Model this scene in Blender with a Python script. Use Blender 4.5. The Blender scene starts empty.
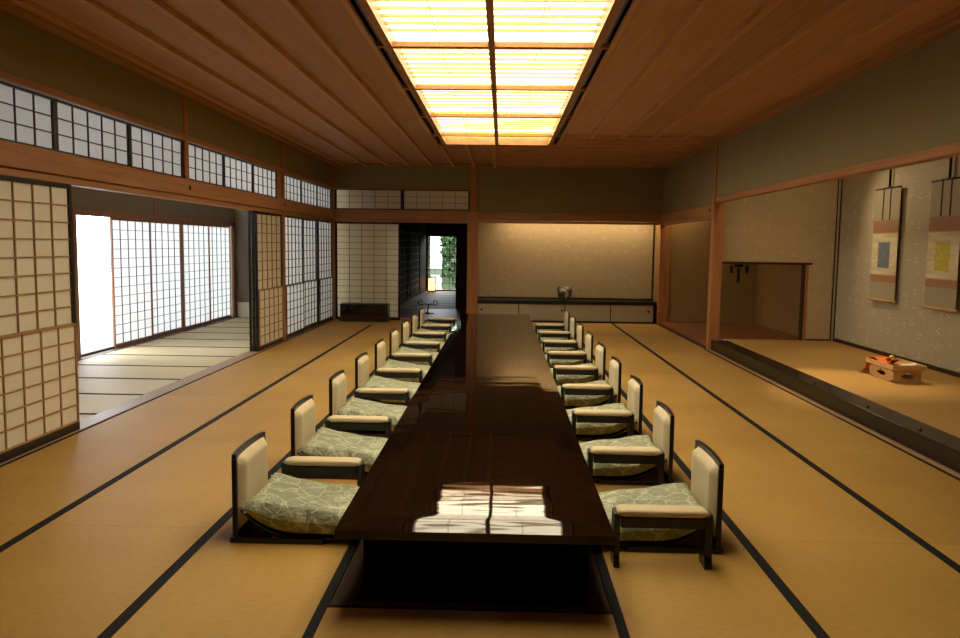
import bpy, bmesh, math, random
from mathutils import Vector, Matrix
random.seed(7)
S = bpy.context.scene
C = S.collection
PI = math.pi

# ------------------------------------------------------------------ helpers
class MB:
    def __init__(s):
        s.v = []; s.f = []; s.sm = []
    def quad(s, a, b, c, d, smooth=False):
        n = len(s.v); s.v += [a, b, c, d]; s.f.append((n, n+1, n+2, n+3)); s.sm.append(smooth)
    def box(s, x0, x1, y0, y1, z0, z1):
        if x0 > x1: x0, x1 = x1, x0
        if y0 > y1: y0, y1 = y1, y0
        if z0 > z1: z0, z1 = z1, z0
        n = len(s.v)
        s.v += [(x0,y0,z0),(x1,y0,z0),(x1,y1,z0),(x0,y1,z0),(x0,y0,z1),(x1,y0,z1),(x1,y1,z1),(x0,y1,z1)]
        for q in ((3,2,1,0),(4,5,6,7),(0,1,5,4),(1,2,6,5),(2,3,7,6),(3,0,4,7)):
            s.f.append(tuple(n+i for i in q)); s.sm.append(False)
        return s
    def grid(s, rows, closed_u=False, closed_v=False, smooth=True, flip=False):
        n = len(s.v); R = len(rows); K = len(rows[0])
        for r in rows: s.v += [tuple(p) for p in r]
        for i in range(R if closed_u else R-1):
            for j in range(K if closed_v else K-1):
                a = n+i*K+j; b = n+i*K+(j+1)%K; c = n+((i+1)%R)*K+(j+1)%K; d = n+((i+1)%R)*K+j
                s.f.append((d,c,b,a) if flip else (a,b,c,d)); s.sm.append(smooth)
        return s
    def tube(s, pts, r, k=10, caps=True, smooth=True):
        pts = [Vector(p) for p in pts]
        rs = r if isinstance(r, (list, tuple)) else [r]*len(pts)
        rows = []; up = None
        for i, p in enumerate(pts):
            t = (pts[min(i+1, len(pts)-1)] - pts[max(i-1, 0)]).normalized()
            if up is None:
                up = Vector((0,0,1)) if abs(t.z) < .9 else Vector((1,0,0))
            a = t.cross(up).normalized(); b = a.cross(t).normalized(); up = b
            rows.append([p + (a*math.cos(2*PI*j/k) + b*math.sin(2*PI*j/k))*rs[i] for j in range(k)])
        n = len(s.v)
        s.grid(rows, closed_v=True, smooth=smooth)
        if caps:
            s.f.append(tuple(n+j for j in range(k))); s.sm.append(False)
            m = n+(len(pts)-1)*k
            s.f.append(tuple(m+k-1-j for j in range(k))); s.sm.append(False)
        return s
    def lathe(s, prof, c=(0,0,0), k=32, wob=None):
        rows = []
        for r, z in prof:
            row = []
            for j in range(k):
                a = 2*PI*j/k; rr, zz = (r, z) if wob is None else wob(r, z, a)
                row.append((c[0]+rr*math.cos(a), c[1]+rr*math.sin(a), c[2]+zz))
            rows.append(row)
        return s.grid(rows, closed_v=True)
    def prism(s, poly, y0, y1, axis='y'):
        # polygon in (x,z) extruded along y, or (y,z) along x, or (x,y) along z
        n = len(s.v); k = len(poly)
        def P(a, b, t): return {'y': (a,t,b), 'x': (t,a,b), 'z': (a,b,t)}[axis]
        s.v += [P(a,b,y0) for a,b in poly] + [P(a,b,y1) for a,b in poly]
        s.f.append(tuple(n+i for i in range(k))); s.sm.append(False)
        s.f.append(tuple(n+k+k-1-i for i in range(k))); s.sm.append(False)
        for i in range(k):
            s.f.append((n+i, n+k+i, n+k+(i+1)%k, n+(i+1)%k)); s.sm.append(False)
        return s
    def build(s, name, mat, parent=None, loc=None, bevel=0, rotz=0):
        me = bpy.data.meshes.new(name); me.from_pydata([tuple(v) for v in s.v], [], s.f)
        me.polygons.foreach_set('use_smooth', s.sm)
        bm = bmesh.new(); bm.from_mesh(me); bmesh.ops.recalc_face_normals(bm, faces=bm.faces); bm.to_mesh(me); bm.free()
        me.materials.append(mat)
        o = bpy.data.objects.new(name, me); C.objects.link(o)
        if parent: o.parent = parent
        if loc: o.location = loc
        if rotz: o.rotation_euler = (0,0,rotz)
        if bevel:
            m = o.modifiers.new('bevel', 'BEVEL'); m.width = bevel; m.segments = 2; m.limit_method = 'ANGLE'
        return o

def tag(o, label, cat, group=None, kind=None):
    o['label'] = label; o['category'] = cat
    if group: o['group'] = group
    if kind: o['kind'] = kind
    return o
def thing(name, label, cat, loc=(0,0,0), rotz=0, group=None, kind=None):
    o = bpy.data.objects.new(name, None); C.objects.link(o); o.empty_display_size = .1
    o.location = loc; o.rotation_euler = (0,0,rotz)
    return tag(o, label, cat, group, kind)
def struct(name, mb, mat, label, cat, bevel=0):
    return tag(mb.build(name, mat, bevel=bevel), label, cat, kind='structure')
def dup(root, loc, rotz, label):
    r = root.copy(); C.objects.link(r); r.location = loc; r.rotation_euler = (0,0,rotz); r['label'] = label
    for ch in list(root.children):
        c = ch.copy(); C.objects.link(c); c.parent = r
        for g in list(ch.children):
            d = g.copy(); C.objects.link(d); d.parent = c
    return r

# ------------------------------------------------------------------ materials
class NT:
    def __init__(s, name):
        s.m = bpy.data.materials.new(name); s.m.use_nodes = True
        s.t = s.m.node_tree; s.n = s.t.nodes; s.n.clear()
        s.out = s.n.new('ShaderNodeOutputMaterial')
    def node(s, t, **kw):
        n = s.n.new(t)
        for k, v in kw.items(): setattr(n, k, v)
        return n
    def put(s, sock, v):
        if hasattr(v, 'is_output') or isinstance(v, bpy.types.NodeSocket): s.t.links.new(v, sock)
        elif v is not None:
            if isinstance(v, (tuple, list)) and len(v) == 3 and sock.type == 'RGBA': v = (*v, 1)
            sock.default_value = v
    def math(s, op, a, b=None, c=None):
        n = s.node('ShaderNodeMath', operation=op)
        for i, v in enumerate((a, b, c)):
            if v is not None: s.put(n.inputs[i], v)
        return n.outputs[0]
    def vmath(s, op, a, b=None):
        n = s.node('ShaderNodeVectorMath', operation=op); s.put(n.inputs[0], a)
        if b is not None: s.put(n.inputs[1], b)
        return n.outputs['Value'] if op in ('LENGTH', 'DISTANCE', 'DOT_PRODUCT') else n.outputs[0]
    def obj(s): return s.node('ShaderNodeTexCoord').outputs['Object']
    def sep(s, v):
        n = s.node('ShaderNodeSeparateXYZ'); s.put(n.inputs[0], v); return n.outputs
    def comb(s, x=0., y=0., z=0.):
        n = s.node('ShaderNodeCombineXYZ')
        for i, v in enumerate((x, y, z)): s.put(n.inputs[i], v)
        return n.outputs[0]
    def scale(s, v, sc): return s.vmath('MULTIPLY', v, sc)
    def noise(s, v, sc, detail=3, rough=.55, dist=0.):
        n = s.node('ShaderNodeTexNoise'); s.put(n.inputs['Vector'], v)
        n.inputs['Scale'].default_value = sc; n.inputs['Detail'].default_value = detail
        n.inputs['Roughness'].default_value = rough; n.inputs['Distortion'].default_value = dist
        return n.outputs
    def ramp(s, f, stops):
        n = s.node('ShaderNodeValToRGB'); s.put(n.inputs[0], f); e = n.color_ramp.elements
        while len(e) < len(stops): e.new(.5)
        for i, (p, c) in enumerate(stops): e[i].position = p; e[i].color = (*c, 1)
        return n.outputs[0]
    def mix(s, f, a, b, mode='MIX'):
        n = s.node('ShaderNodeMix', data_type='RGBA', blend_type=mode)
        s.put(n.inputs[0], f); s.put(n.inputs[6], a); s.put(n.inputs[7], b); return n.outputs[2]
    def bump(s, h, strength=.3, dist=.002):
        n = s.node('ShaderNodeBump'); n.inputs['Strength'].default_value = strength
        n.inputs['Distance'].default_value = dist; s.put(n.inputs['Height'], h); return n.outputs[0]
    def bsdf(s, col, rough=.5, bump=None, spec=.5, metal=0., **kw):
        n = s.node('ShaderNodeBsdfPrincipled'); s.put(n.inputs['Base Color'], col); s.put(n.inputs['Roughness'], rough)
        n.inputs['Specular IOR Level'].default_value = spec; n.inputs['Metallic'].default_value = metal
        for k, v in kw.items(): s.put(n.inputs[k], v)
        if bump is not None: s.put(n.inputs['Normal'], bump)
        s.t.links.new(n.outputs[0], s.out.inputs[0]); return s.m

def wood(name, a, b, axis='y', rough=.45, spec=.35, board=0., grain=1.0):
    t = NT(name); o = t.obj(); x, y, z = t.sep(o)[:3]
    st = {'x': (1.2, 22, 22), 'y': (22, 1.2, 22), 'z': (22, 22, 1.2)}[axis]
    base = o
    if board:
        k = t.math('FLOOR', t.math('DIVIDE', x, board))
        wn = t.node('ShaderNodeTexWhiteNoise', noise_dimensions='1D'); t.put(wn.inputs['W'], k)
        base = t.vmath('ADD', o, t.vmath('MULTIPLY', wn.outputs['Color'], (0., 40., 7.)))
    v = t.scale(base, st)
    n1 = t.noise(v, 1.0*grain, 4, .6, .4)[0]
    n2 = t.noise(t.scale(base, tuple(s*4 for s in st)), 1.0, 2, .5)[0]
    f = t.math('ADD', t.math('MULTIPLY', n1, .75), t.math('MULTIPLY', n2, .25))
    col = t.ramp(f, [(.32, a), (.68, b)])
    if board:
        hv = t.math('ADD', t.math('MULTIPLY', wn.outputs['Value'], .3), .85)
        col = t.mix(1.0, col, t.comb(hv, hv, hv), 'MULTIPLY')
    return t.bsdf(col, rough, t.bump(f, .12, .002), spec)

def plain(name, col, rough=.5, spec=.5, metal=0., var=.06, sc=30, bump=0.):
    t = NT(name); n = t.noise(t.obj(), sc, 3)[0]
    c = t.ramp(n, [(.3, tuple(k*(1-var) for k in col)), (.7, tuple(min(1, k*(1+var)) for k in col))])
    return t.bsdf(c, rough, t.bump(n, bump, .002) if bump else None, spec, metal)

def paper(name, col, trans=.5):
    t = NT(name); n = t.noise(t.obj(), 55, 4, .7)[0]
    c = t.ramp(n, [(.3, tuple(k*.95 for k in col)), (.7, col)])
    d = t.node('ShaderNodeBsdfDiffuse'); t.put(d.inputs[0], c)
    l = t.node('ShaderNodeBsdfTranslucent'); t.put(l.inputs[0], c)
    m = t.node('ShaderNodeMixShader'); m.inputs[0].default_value = trans
    t.t.links.new(d.outputs[0], m.inputs[1]); t.t.links.new(l.outputs[0], m.inputs[2]); t.t.links.new(m.outputs[0], t.out.inputs[0])
    return t.m

def emit(name, col, strength):
    t = NT(name); e = t.node('ShaderNodeEmission'); n = t.noise(t.obj(), 9, 4, .6)[0]
    t.put(e.inputs[0], t.ramp(n, [(.3, tuple(k*.9 for k in col)), (.7, col)])); e.inputs[1].default_value = strength
    t.t.links.new(e.outputs[0], t.out.inputs[0]); return t.m

def motif_paper(name, base, dot, plane):
    # scattered three-petal mica motifs on plain paper
    t = NT(name); s = t.sep(t.obj()); u = s[0] if plane == 'xz' else s[1]
    p = t.comb(u, s[2], 0.)
    vo = t.node('ShaderNodeTexVoronoi', voronoi_dimensions='2D', feature='F1'); t.put(vo.inputs['Vector'], p)
    vo.inputs['Scale'].default_value = 5.2; vo.inputs['Randomness'].default_value = .6
    d = t.vmath('SUBTRACT', p, vo.outputs['Position']); m = None
    vr = t.node('ShaderNodeVectorRotate', rotation_type='Z_AXIS'); t.put(vr.inputs['Vector'], d)
    t.put(vr.inputs['Angle'], t.math('MULTIPLY', t.math('SUBTRACT', t.sep(vo.outputs['Color'])[1], .5), 1.5)); d = vr.outputs[0]
    for a, b in ((0, .030), (-.026, -.014), (.027, -.016)):
        k = t.vmath('LENGTH', t.vmath('SUBTRACT', d, (a, b, 0.)))
        m = k if m is None else t.math('MINIMUM', m, k)
    f = t.math('SMOOTH_MIN', t.math('MULTIPLY', t.math('SUBTRACT', .0165, m), 110.), 1., .2)
    f = t.math('MAXIMUM', f, 0.)
    rnd = t.math('MULTIPLY_ADD', t.sep(vo.outputs['Color'])[0], .75, .2)
    f = t.math('MULTIPLY', f, rnd)
    n = t.noise(t.obj(), 40, 3)[0]
    bc = t.ramp(n, [(.3, tuple(k*.95 for k in base)), (.7, base)])
    return t.bsdf(t.mix(f, bc, dot), .6, None, .3)

def plaster(name, col):
    t = NT(name); n = t.noise(t.obj(), 240, 4, .7)[0]; n2 = t.noise(t.obj(), 2.5, 2)[0]
    c = t.ramp(t.math('ADD', t.math('MULTIPLY', n, .6), t.math('MULTIPLY', n2, .4)),
               [(.3, tuple(k*.88 for k in col)), (.7, tuple(k*1.08 for k in col))])
    return t.bsdf(c, .95, t.bump(n, .25, .002), .1)

def tatami(name, a, b, ribs='x', mats=None):
    # rush weave: fine ribs, slow colour drift, faint seams where mats meet
    t = NT(name); o = t.obj(); s = t.sep(o); x, y = s[0], s[1]
    r, q = (x, y) if ribs == 'x' else (y, x)
    w1 = t.math('SINE', t.math('MULTIPLY', r, 2*PI/.0135)); w2 = t.math('SINE', t.math('MULTIPLY', q, 2*PI/.016))
    wv = t.math('ADD', t.math('MULTIPLY', w1, .5), t.math('MULTIPLY', t.math('MULTIPLY', w1, w2), .35))
    fine = t.noise(t.scale(o, (18, 160, 1) if ribs == 'x' else (160, 18, 1)), 1.0, 3)[0]
    slow = t.noise(o, .8, 2)[0]
    f = t.math('ADD', t.math('MULTIPLY', fine, .45), t.math('ADD', t.math('MULTIPLY', slow, .4), t.math('MULTIPLY', wv, .07)))
    if mats:
        cell = t.math('FLOOR', t.math('DIVIDE', t.math('SUBTRACT', y, mats[0]), mats[1]))
        col_ = t.math('FLOOR', t.math('DIVIDE', t.math('ADD', x, 3.34), .926))
        wn = t.node('ShaderNodeTexWhiteNoise', noise_dimensions='2D'); t.put(wn.inputs['Vector'], t.comb(cell, col_, 0.))
        f = t.math('ADD', f, t.math('MULTIPLY', t.math('SUBTRACT', wn.outputs['Value'], .5), .1))
        fr = t.math('ABSOLUTE', t.math('SUBTRACT', t.math('FRACT', t.math('DIVIDE', t.math('SUBTRACT', y, mats[0]), mats[1])), .5))
        seam = t.math('GREATER_THAN', fr, .4985)
        f = t.math('SUBTRACT', f, t.math('MULTIPLY', seam, .25))
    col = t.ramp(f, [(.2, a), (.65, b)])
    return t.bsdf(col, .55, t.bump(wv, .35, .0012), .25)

def damask(name):
    t = NT(name); o = t.obj()
    wob = t.noise(o, 6, 2)[1]
    p = t.vmath('ADD', o, t.vmath('MULTIPLY', t.vmath('SUBTRACT', wob, (.5, .5, .5)), (.10, .10, .10)))
    vo = t.node('ShaderNodeTexVoronoi', feature='DISTANCE_TO_EDGE'); t.put(vo.inputs['Vector'], p); vo.inputs['Scale'].default_value = 8.5
    line = t.math('LESS_THAN', vo.outputs['Distance'], .034)
    v2 = t.node('ShaderNodeTexVoronoi', feature='F1'); t.put(v2.inputs['Vector'], p); v2.inputs['Scale'].default_value = 8.5
    d = t.math('ADD', v2.outputs['Distance'], t.math('MULTIPLY', t.math('SUBTRACT', t.noise(p, 60, 2)[0], .5), .5))
    ring = t.math('MULTIPLY', t.math('LESS_THAN', d, .24), t.math('GREATER_THAN', d, .09))
    v3 = t.node('ShaderNodeTexVoronoi', feature='DISTANCE_TO_EDGE'); t.put(v3.inputs['Vector'], p); v3.inputs['Scale'].default_value = 24
    leaf = t.math('MULTIPLY', t.math('LESS_THAN', v3.outputs['Distance'], .05), t.math('GREATER_THAN', t.noise(p, 12, 2)[0], .52))
    f = t.math('MAXIMUM', t.math('MULTIPLY', line, .8), t.math('MAXIMUM', t.math('MULTIPLY', ring, .75), t.math('MULTIPLY', leaf, .6)))
    f = t.math('MULTIPLY', f, t.math('MULTIPLY_ADD', t.noise(o, 45, 2)[0], .9, .45))
    sh = t.noise(o, 9, 3)[0]
    base = t.ramp(sh, [(.3, (.215, .24, .145)), (.7, (.29, .315, .20))])
    col = t.mix(f, base, (.56, .56, .37))
    crease = t.noise(t.scale(o, (1.2, 1.6, 1.6)), 9, 4, .62, 1.2)[0]
    return t.bsdf(col, .45, t.bump(t.math('ADD', crease, t.math('MULTIPLY', f, .06)), .75, .03), .45)

def woven(name, a, b):
    t = NT(name); o = t.obj(); s = t.sep(o)
    w = t.math('MULTIPLY', t.math('SINE', t.math('MULTIPLY', s[1], 2*PI/.008)), t.math('SINE', t.math('MULTIPLY', t.math('ADD', s[2], s[0]), 2*PI/.008)))
    f = t.math('ADD', t.math('MULTIPLY', w, .3), t.math('MULTIPLY_ADD', t.noise(o, 12, 2)[0], .3, .35))
    return t.bsdf(t.ramp(f, [(.2, a), (.8, b)]), .6, t.bump(w, .3, .001), .35)

def lacquer_top(name):
    t = NT(name); o = t.obj()
    n = t.noise(t.scale(o, (.7, 2.6, 1)), 2.2, 2, .45)[0]
    c = t.ramp(t.noise(t.scale(o, (20, 1.5, 1)), 1, 3)[0], [(.3, (.0030, .0014, .0009)), (.7, (.007, .003, .0016))])
    return t.bsdf(c, .03, t.bump(n, .12, .012), .30)

def foliage_mat(name, a, b):
    t = NT(name); n = t.noise(t.obj(), 6, 3)[0]
    c = t.ramp(n, [(.3, a), (.7, b)])
    return t.bsdf(c, .5, None, .4)

M = {}
M['tatami'] = tatami('tatami_rush', (.295, .162, .036), (.55, .335, .088), 'x', (3.965-1.765*4, 1.765))
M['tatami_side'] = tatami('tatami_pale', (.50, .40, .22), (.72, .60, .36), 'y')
M['tatami_toko'] = tatami('tatami_alcove', (.40, .23, .06), (.58, .36, .11), 'y')
M['border'] = plain('tatami_border_cloth', (.009, .009, .010), .8, .2, var=.2, sc=400)
M['ceil'] = wood('cedar_ceiling', (.40, .205, .112), (.52, .285, .165), 'y', .5, .3, board=.437)
M['ceilx'] = wood('cedar_ceiling_cross', (.40, .205, .112), (.52, .285, .165), 'x', .5, .3)
M['batten'] = wood('cedar_batten', (.46, .24, .12), (.62, .36, .20), 'y', .5, .3)
M['battenx'] = wood('cedar_batten_cross', (.46, .24, .12), (.62, .36, .20), 'x', .5, .3)
M['beam_y'] = wood('cypress_beam_long', (.33, .145, .055), (.47, .235, .10), 'y', .5, .35)
M['beam_x'] = wood('cypress_beam_cross', (.30, .13, .050), (.43, .21, .09), 'x', .5, .35)
M['post'] = wood('cypress_post', (.30, .115, .036), (.45, .21, .078), 'z', .5, .35)
M['floorwood'] = wood('alcove_floorboard', (.20, .072, .026), (.32, .13, .05), 'y', .4, .4)
M['darkwood'] = wood('dark_wood', (.034, .015, .007), (.060, .026, .012), 'z', .65, .2)
M['sill'] = wood('sill_wood', (.26, .15, .08), (.40, .26, .15), 'y', .45, .4)
M['lightframe'] = wood('cypress_light_frame', (.30, .135, .045), (.42, .21, .075), 'y', .5, .35)
M['lattice_pale'] = wood('shoji_lattice_wood', (.30, .17, .065), (.42, .25, .10), 'z', .55, .3)
M['lattice_dark'] = wood('shoji_lattice_dark', (.055, .030, .018), (.09, .05, .03), 'z', .55, .3)
M['lattice_brown'] = wood('veranda_shoji_wood', (.20, .09, .05), (.30, .15, .085), 'z', .55, .3)
M['lacq'] = plain('black_lacquer', (.007, .006, .006), .16, .5, var=.2)
M['lacq_soft'] = plain('black_lacquer_satin', (.009, .0075, .006), .3, .45, var=.2)
M['step'] = plain('lacquered_step', (.010, .008, .0055), .24, .28, var=.15, sc=4)
M['top'] = lacquer_top('lacquer_table_top')
M['wall'] = plaster('olive_plaster', (.275, .23, .125))
M['wallside'] = plaster('grey_plaster', (.21, .175, .13))
M['sand'] = plaster('sand_plaster', (.34, .225, .092))
M['paper'] = paper('shoji_paper', (.90, .84, .69), .42)
M['paper_outer'] = paper('veranda_paper', (.80, .80, .79), .5)
M['paper_white'] = paper('shoji_paper_white', (.92, .92, .90), .72)
M['motif_x'] = motif_paper('motif_paper_back', (.46, .37, .225), (.64, .55, .38), 'xz')
M['motif_y'] = motif_paper('motif_paper_side', (.43, .385, .275), (.70, .66, .54), 'yz')
M['door_paper'] = plain('cabinet_paper', (.42, .36, .25), .6, .3, var=.06, sc=120)
M['cushion'] = damask('green_damask')
M['pad'] = woven('cream_weave', (.54, .445, .27), (.70, .595, .385))
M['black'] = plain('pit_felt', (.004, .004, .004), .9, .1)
M['iron'] = plain('black_iron', (.012, .010, .009), .45, .5, metal=.4)
M['lamp'] = emit('ceiling_paper_lit', (1.0, .85, .58), 15.)
M['slat'] = paper('thin_cedar_slat', (.62, .36, .13), .07)
M['andon'] = emit('lantern_paper_lit', (1.0, .55, .22), 5.0)
M['box_wood'] = wood('pale_cypress', (.50, .29, .11), (.66, .42, .18), 'y', .5, .35)
M['orange'] = plain('orange_cloth', (.72, .16, .012), .6, .3, var=.12)
M['white'] = plain('white_paper', (.78, .72, .58), .7, .2)
M['yellow'] = plain('yellow_skin', (.75, .62, .10), .5, .4)
M['red'] = plain('red_skin', (.55, .03, .03), .4, .5)
M['silk'] = plain('grey_silk', (.35, .31, .215), .7, .3, var=.08, sc=200)
M['band'] = None
M['glass'] = NT('heater_glass').bsdf((.008, .008, .008), .06)
M['gravel'] = plain('garden_gravel', (.62, .60, .58), .95, .1, var=.25, sc=30, bump=.4)
M['soil'] = plain('garden_moss', (.03, .045, .014), .95, .1, var=.4, sc=6, bump=.4)
M['leaf'] = foliage_mat('garden_leaf', (.012, .04, .008), (.045, .10, .022))
M['leaf_dry'] = foliage_mat('garden_leaf_brown', (.03, .028, .010), (.075, .06, .025))
M['bark'] = wood('garden_bark', (.10, .07, .05), (.2, .15, .1), 'z', .9, .1)

def band_mat():
    t = NT('rose_brocade'); s = t.sep(t.obj())
    w = t.math('MULTIPLY', t.math('SINE', t.math('MULTIPLY', s[1], 95.)), t.math('SINE', t.math('MULTIPLY', s[2], 70.)))
    return t.bsdf(t.ramp(t.math('ADD', t.math('MULTIPLY', w, .4), .5), [(.2, (.30, .155, .092)), (.8, (.37, .205, .125))]), .6, None, .3)
M['band'] = band_mat()
def sheet_mat():
    t = NT('cloud_banded_paper'); s = t.sep(t.obj())
    n = t.noise(t.comb(0., t.math('MULTIPLY', s[1], 1.2), t.math('MULTIPLY', s[2], 9.)), 1.6, 2)[0]
    return t.bsdf(t.ramp(n, [(.42, (.66, .60, .42)), (.58, (.56, .49, .30))]), .7, None, .2)
M['sheet'] = sheet_mat()
def art_mat(name, a, b):
    t = NT(name); n = t.noise(t.obj(), 14, 4, .65)[0]
    return t.bsdf(t.ramp(n, [(.35, a), (.65, b)]), .7, None, .2)
M['blue_art'] = art_mat('blue_card', (.125, .165, .195), (.19, .225, .245))
M['yellow_art'] = art_mat('yellow_card', (.42, .36, .06), (.60, .52, .10))
def glaze():
    t = NT('mottled_green_glaze'); n = t.noise(t.obj(), 9, 4, .6, .6)[0]
    c = t.ramp(n, [(.40, (.030, .034, .022)), (.52, (.085, .095, .06)), (.60, (.42, .42, .33))])
    return t.bsdf(c, .3, t.bump(n, .4, .02), .5)
M['glaze'] = glaze()

# ------------------------------------------------------------------ room numbers (metres)
XL, XR, YB, YF = -3.35, 3.10, 15.45, -1.6
ZK, ZN0, ZN1, ZC = 1.93, 1.985, 2.155, 3.04          # lintel underside, frieze rail, ceiling
TX0, TX1, TY0, TY1, TH = -.655, .465, 3.02, 13.08, .36  # table
PX0, PX1, PY0, PY1 = -.70, .475, 3.11, 13.0             # sunken pit
XT, YT, ZT = 4.95, 11.75, .15                           # display alcove back wall, end wall, floor

# ---- floors
f = MB()
for a in ((XL-.13, PX0, YF, YB+.02), (PX1, XR, YF, YB+.02), (PX0, PX1, YF, PY0), (PX0, PX1, PY1, YB+.02)):
    f.box(a[0], a[1], a[2], a[3], -.06, 0)
floor = struct('floor', f, M['tatami'], 'golden woven tatami floor of the banquet room', 'floor')
def strip(x0, x1, y0, y1, par, z=0.):
    return MB().box(x0, x1, y0, y1, z-.005, z+.0025).build('tatami_border', M['border'], par)
for x, y1 in ((-2.415, 14.45), (-1.488, YB-.02), (1.27, YB-.02), (2.19, YB-.02)): strip(x-.026, x+.026, YF, y1, floor)
strip(PX0-.042, PX0, YF, YB-.05, floor); strip(PX1, PX1+.042, YF, YB-.05, floor)
strip(XL+.035, XL+.060, YF, YB-.1, floor); strip(XR-.075, XR-.045, YF, YT-.1, floor)
strip(PX0, PX1, PY0-.012, PY0, floor)
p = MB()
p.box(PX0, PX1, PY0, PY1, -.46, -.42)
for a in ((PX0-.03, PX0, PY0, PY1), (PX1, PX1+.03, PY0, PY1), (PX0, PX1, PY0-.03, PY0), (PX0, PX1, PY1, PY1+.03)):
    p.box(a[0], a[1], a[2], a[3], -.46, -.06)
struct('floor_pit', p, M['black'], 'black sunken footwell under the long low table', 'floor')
r = MB()
r.box(PX0, PX0+.10, PY0+.05, PY1-.05, -.05, -.004); r.box(PX1-.08, PX1, PY0+.05, PY1-.05, -.05, -.004)
r.box(PX0, PX1, PY0, PY0+.05, -.05, .004); r.box(PX0, PX1, PY1-.05, PY1, -.05, -.004)
struct('trim_1', r, M['darkwood'], 'dark wooden rim around the sunken footwell', 'floor rim', bevel=.004)

# ---- ceiling
LX0, LX1, LY0, LY1 = -1.0, .80, 2.90, 12.17
c = MB()
for a in ((XL-.1, LX0, YF, YB+.1), (LX1, XR+.1, YF, 11.2), (LX0, LX1, YF, LY0), (LX0, -.16, LY1, YB+.1)):
    c.box(a[0], a[1], a[2], a[3], ZC+.02, ZC+.06)
ceiling = struct('ceiling', c, M['ceil'], 'reddish cedar board ceiling with long battens', 'ceiling')
c = MB().box(LX1, XR+.1, 11.2, LY1, ZC+.02, ZC+.06).box(-.16, XR+.1, LY1, YB+.1, ZC+.02, ZC+.06)
c.build('cross_boards', M['ceilx'], ceiling)
bt = [(-1.39-.436*k, YF, YB) for k in range(5)] + [(1.235+.434*k, YF, 11.2) for k in range(5)] + [(-.57, LY1, YB), (-.97, LY1, YB)]
for x, a, b in bt:
    if XL+.2 < x < XR-.15:
        MB().prism([(x-.026, ZC+.021), (x+.026, ZC+.021), (x+.023, ZC-.022), (x-.023, ZC-.022)], a, b).build('ceiling_batten', M['batten'], ceiling)
y = 11.22
while y < 15.3:
    x0 = LX1+.02 if y < LY1 else -.13
    MB().prism([(y-.026, ZC+.021), (y+.026, ZC+.021), (y+.023, ZC-.022), (y-.023, ZC-.022)], x0, 2.86, 'x').build('ceiling_batten', M['battenx'], ceiling)
    y += .434
MB().box(-.195, -.125, LY1, YB, ZC-.03, ZC+.02).build('ceiling_rail', M['batten'], ceiling)
# black recess round the light
rc = MB()
rc.box(LX0-.02, LX0, LY0, LY1, ZC+.02, ZC+.25).box(LX1, LX1+.02, LY0, LY1, ZC+.02, ZC+.25)
rc.box(LX0, LX1, LY0-.02, LY0, ZC+.02, ZC+.25).box(LX0, LX1, LY1, LY1+.02, ZC+.02, ZC+.25).box(LX0-.02, LX1+.02, LY0-.02, LY1+.02, ZC+.25, ZC+.27)
rc.build('light_recess', M['darkwood'], ceiling)
e = MB()
e.box(LX0-.045, LX0-.005, LY0, LY1, ZC-.012, ZC+.02).box(LX1+.005, LX1+.045, LY0, LY1, ZC-.012, ZC+.02)
e.box(LX0-.045, LX1+.045, LY1+.002, LY1+.045, ZC-.012, ZC+.02)
e.build('recess_edging', M['batten'], ceiling)
# ceiling mouldings
for nm, mb, mt, lab in (
    ('trim_2', MB().box(XL, XL+.12, YF, YB, ZC-.02, ZC+.03).box(XL+.12, XL+.22, YF, YB, ZC, ZC+.03), M['beam_y'], 'stepped wooden ceiling moulding above the paper transom windows'),
    ('trim_3', MB().box(XR-.10, XR, YF, YB, ZC-.025, ZC+.03).box(XR-.20, XR-.10, YF, YB, ZC, ZC+.03), M['beam_y'], 'stepped wooden ceiling moulding above the display alcove'),
    ('trim_4', MB().box(XL+.12, XR-.10, YB-.12, YB, ZC-.02, ZC+.03), M['beam_x'], 'wooden ceiling moulding across the far end wall')):
    struct(nm, mb, mt, lab, 'ceiling moulding', bevel=.004)

# ---- ceiling light
lt = thing('ceiling_light', 'long glowing paper ceiling light with wooden slats', 'ceiling light', (-.10, (LY0+LY1)/2, ZC))
cx, cy = -.10, (LY0+LY1)/2
def L(x, y): return x-cx, y-cy
FX0, FX1 = LX0+.10, LX1-.10
bars = [11.24-1.655*k for k in range(5)] + [LY0+.06]
rows = [LY1-.06] + bars
MB().box(FX0-cx, FX1-cx, LY0+.03-cy, LY1-.03-cy, .10, .105).build('lit_paper', M['lamp'], lt)
fr = MB()
fr.box(FX0-.035-cx, FX0+.022-cx, LY0+.02-cy, LY1-.02-cy, -.012, .105).box(FX1-.022-cx, FX1+.035-cx, LY0+.02-cy, LY1-.02-cy, -.012, .105)
fr.box(FX0-cx, FX1-cx, LY1-.07-cy, LY1-.02-cy, -.012, .105).box(FX0-cx, FX1-cx, LY0+.02-cy, LY0+.07-cy, -.012, .105)
fr.build('frame', M['lightframe'], lt)
MB().box(-.028, .022, LY0+.02-cy, LY1-.02-cy, -.024, .03).build('centre_bar', M['lightframe'], lt)
for yb in bars[:-1]:
    MB().box(LX0-.03-cx, LX1+.03-cx, yb-.035-cy, yb+.035-cy, -.006, .03).build('cross_bar', M['lightframe'], lt)
sl = MB()
for a, b in zip(rows[:-1], rows[1:]):
    n = max(1, round((a-b)/.182))
    for k in range(1, n):
        yy = b+(a-b)*k/n - cy; sl.box(FX0-cx, FX1-cx, yy-.008, yy+.008, .068, .090)
sl.build('slats', M['slat'], lt)
ch = MB()
for xm in ((FX0-.16)/2, (FX1-.16)/2): ch.box(xm-.003-cx, xm+.003-cx, LY0+.05-cy, LY1-.05-cy, .091, .097)
ch.build('muntins', M['darkwood'], lt)

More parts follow.
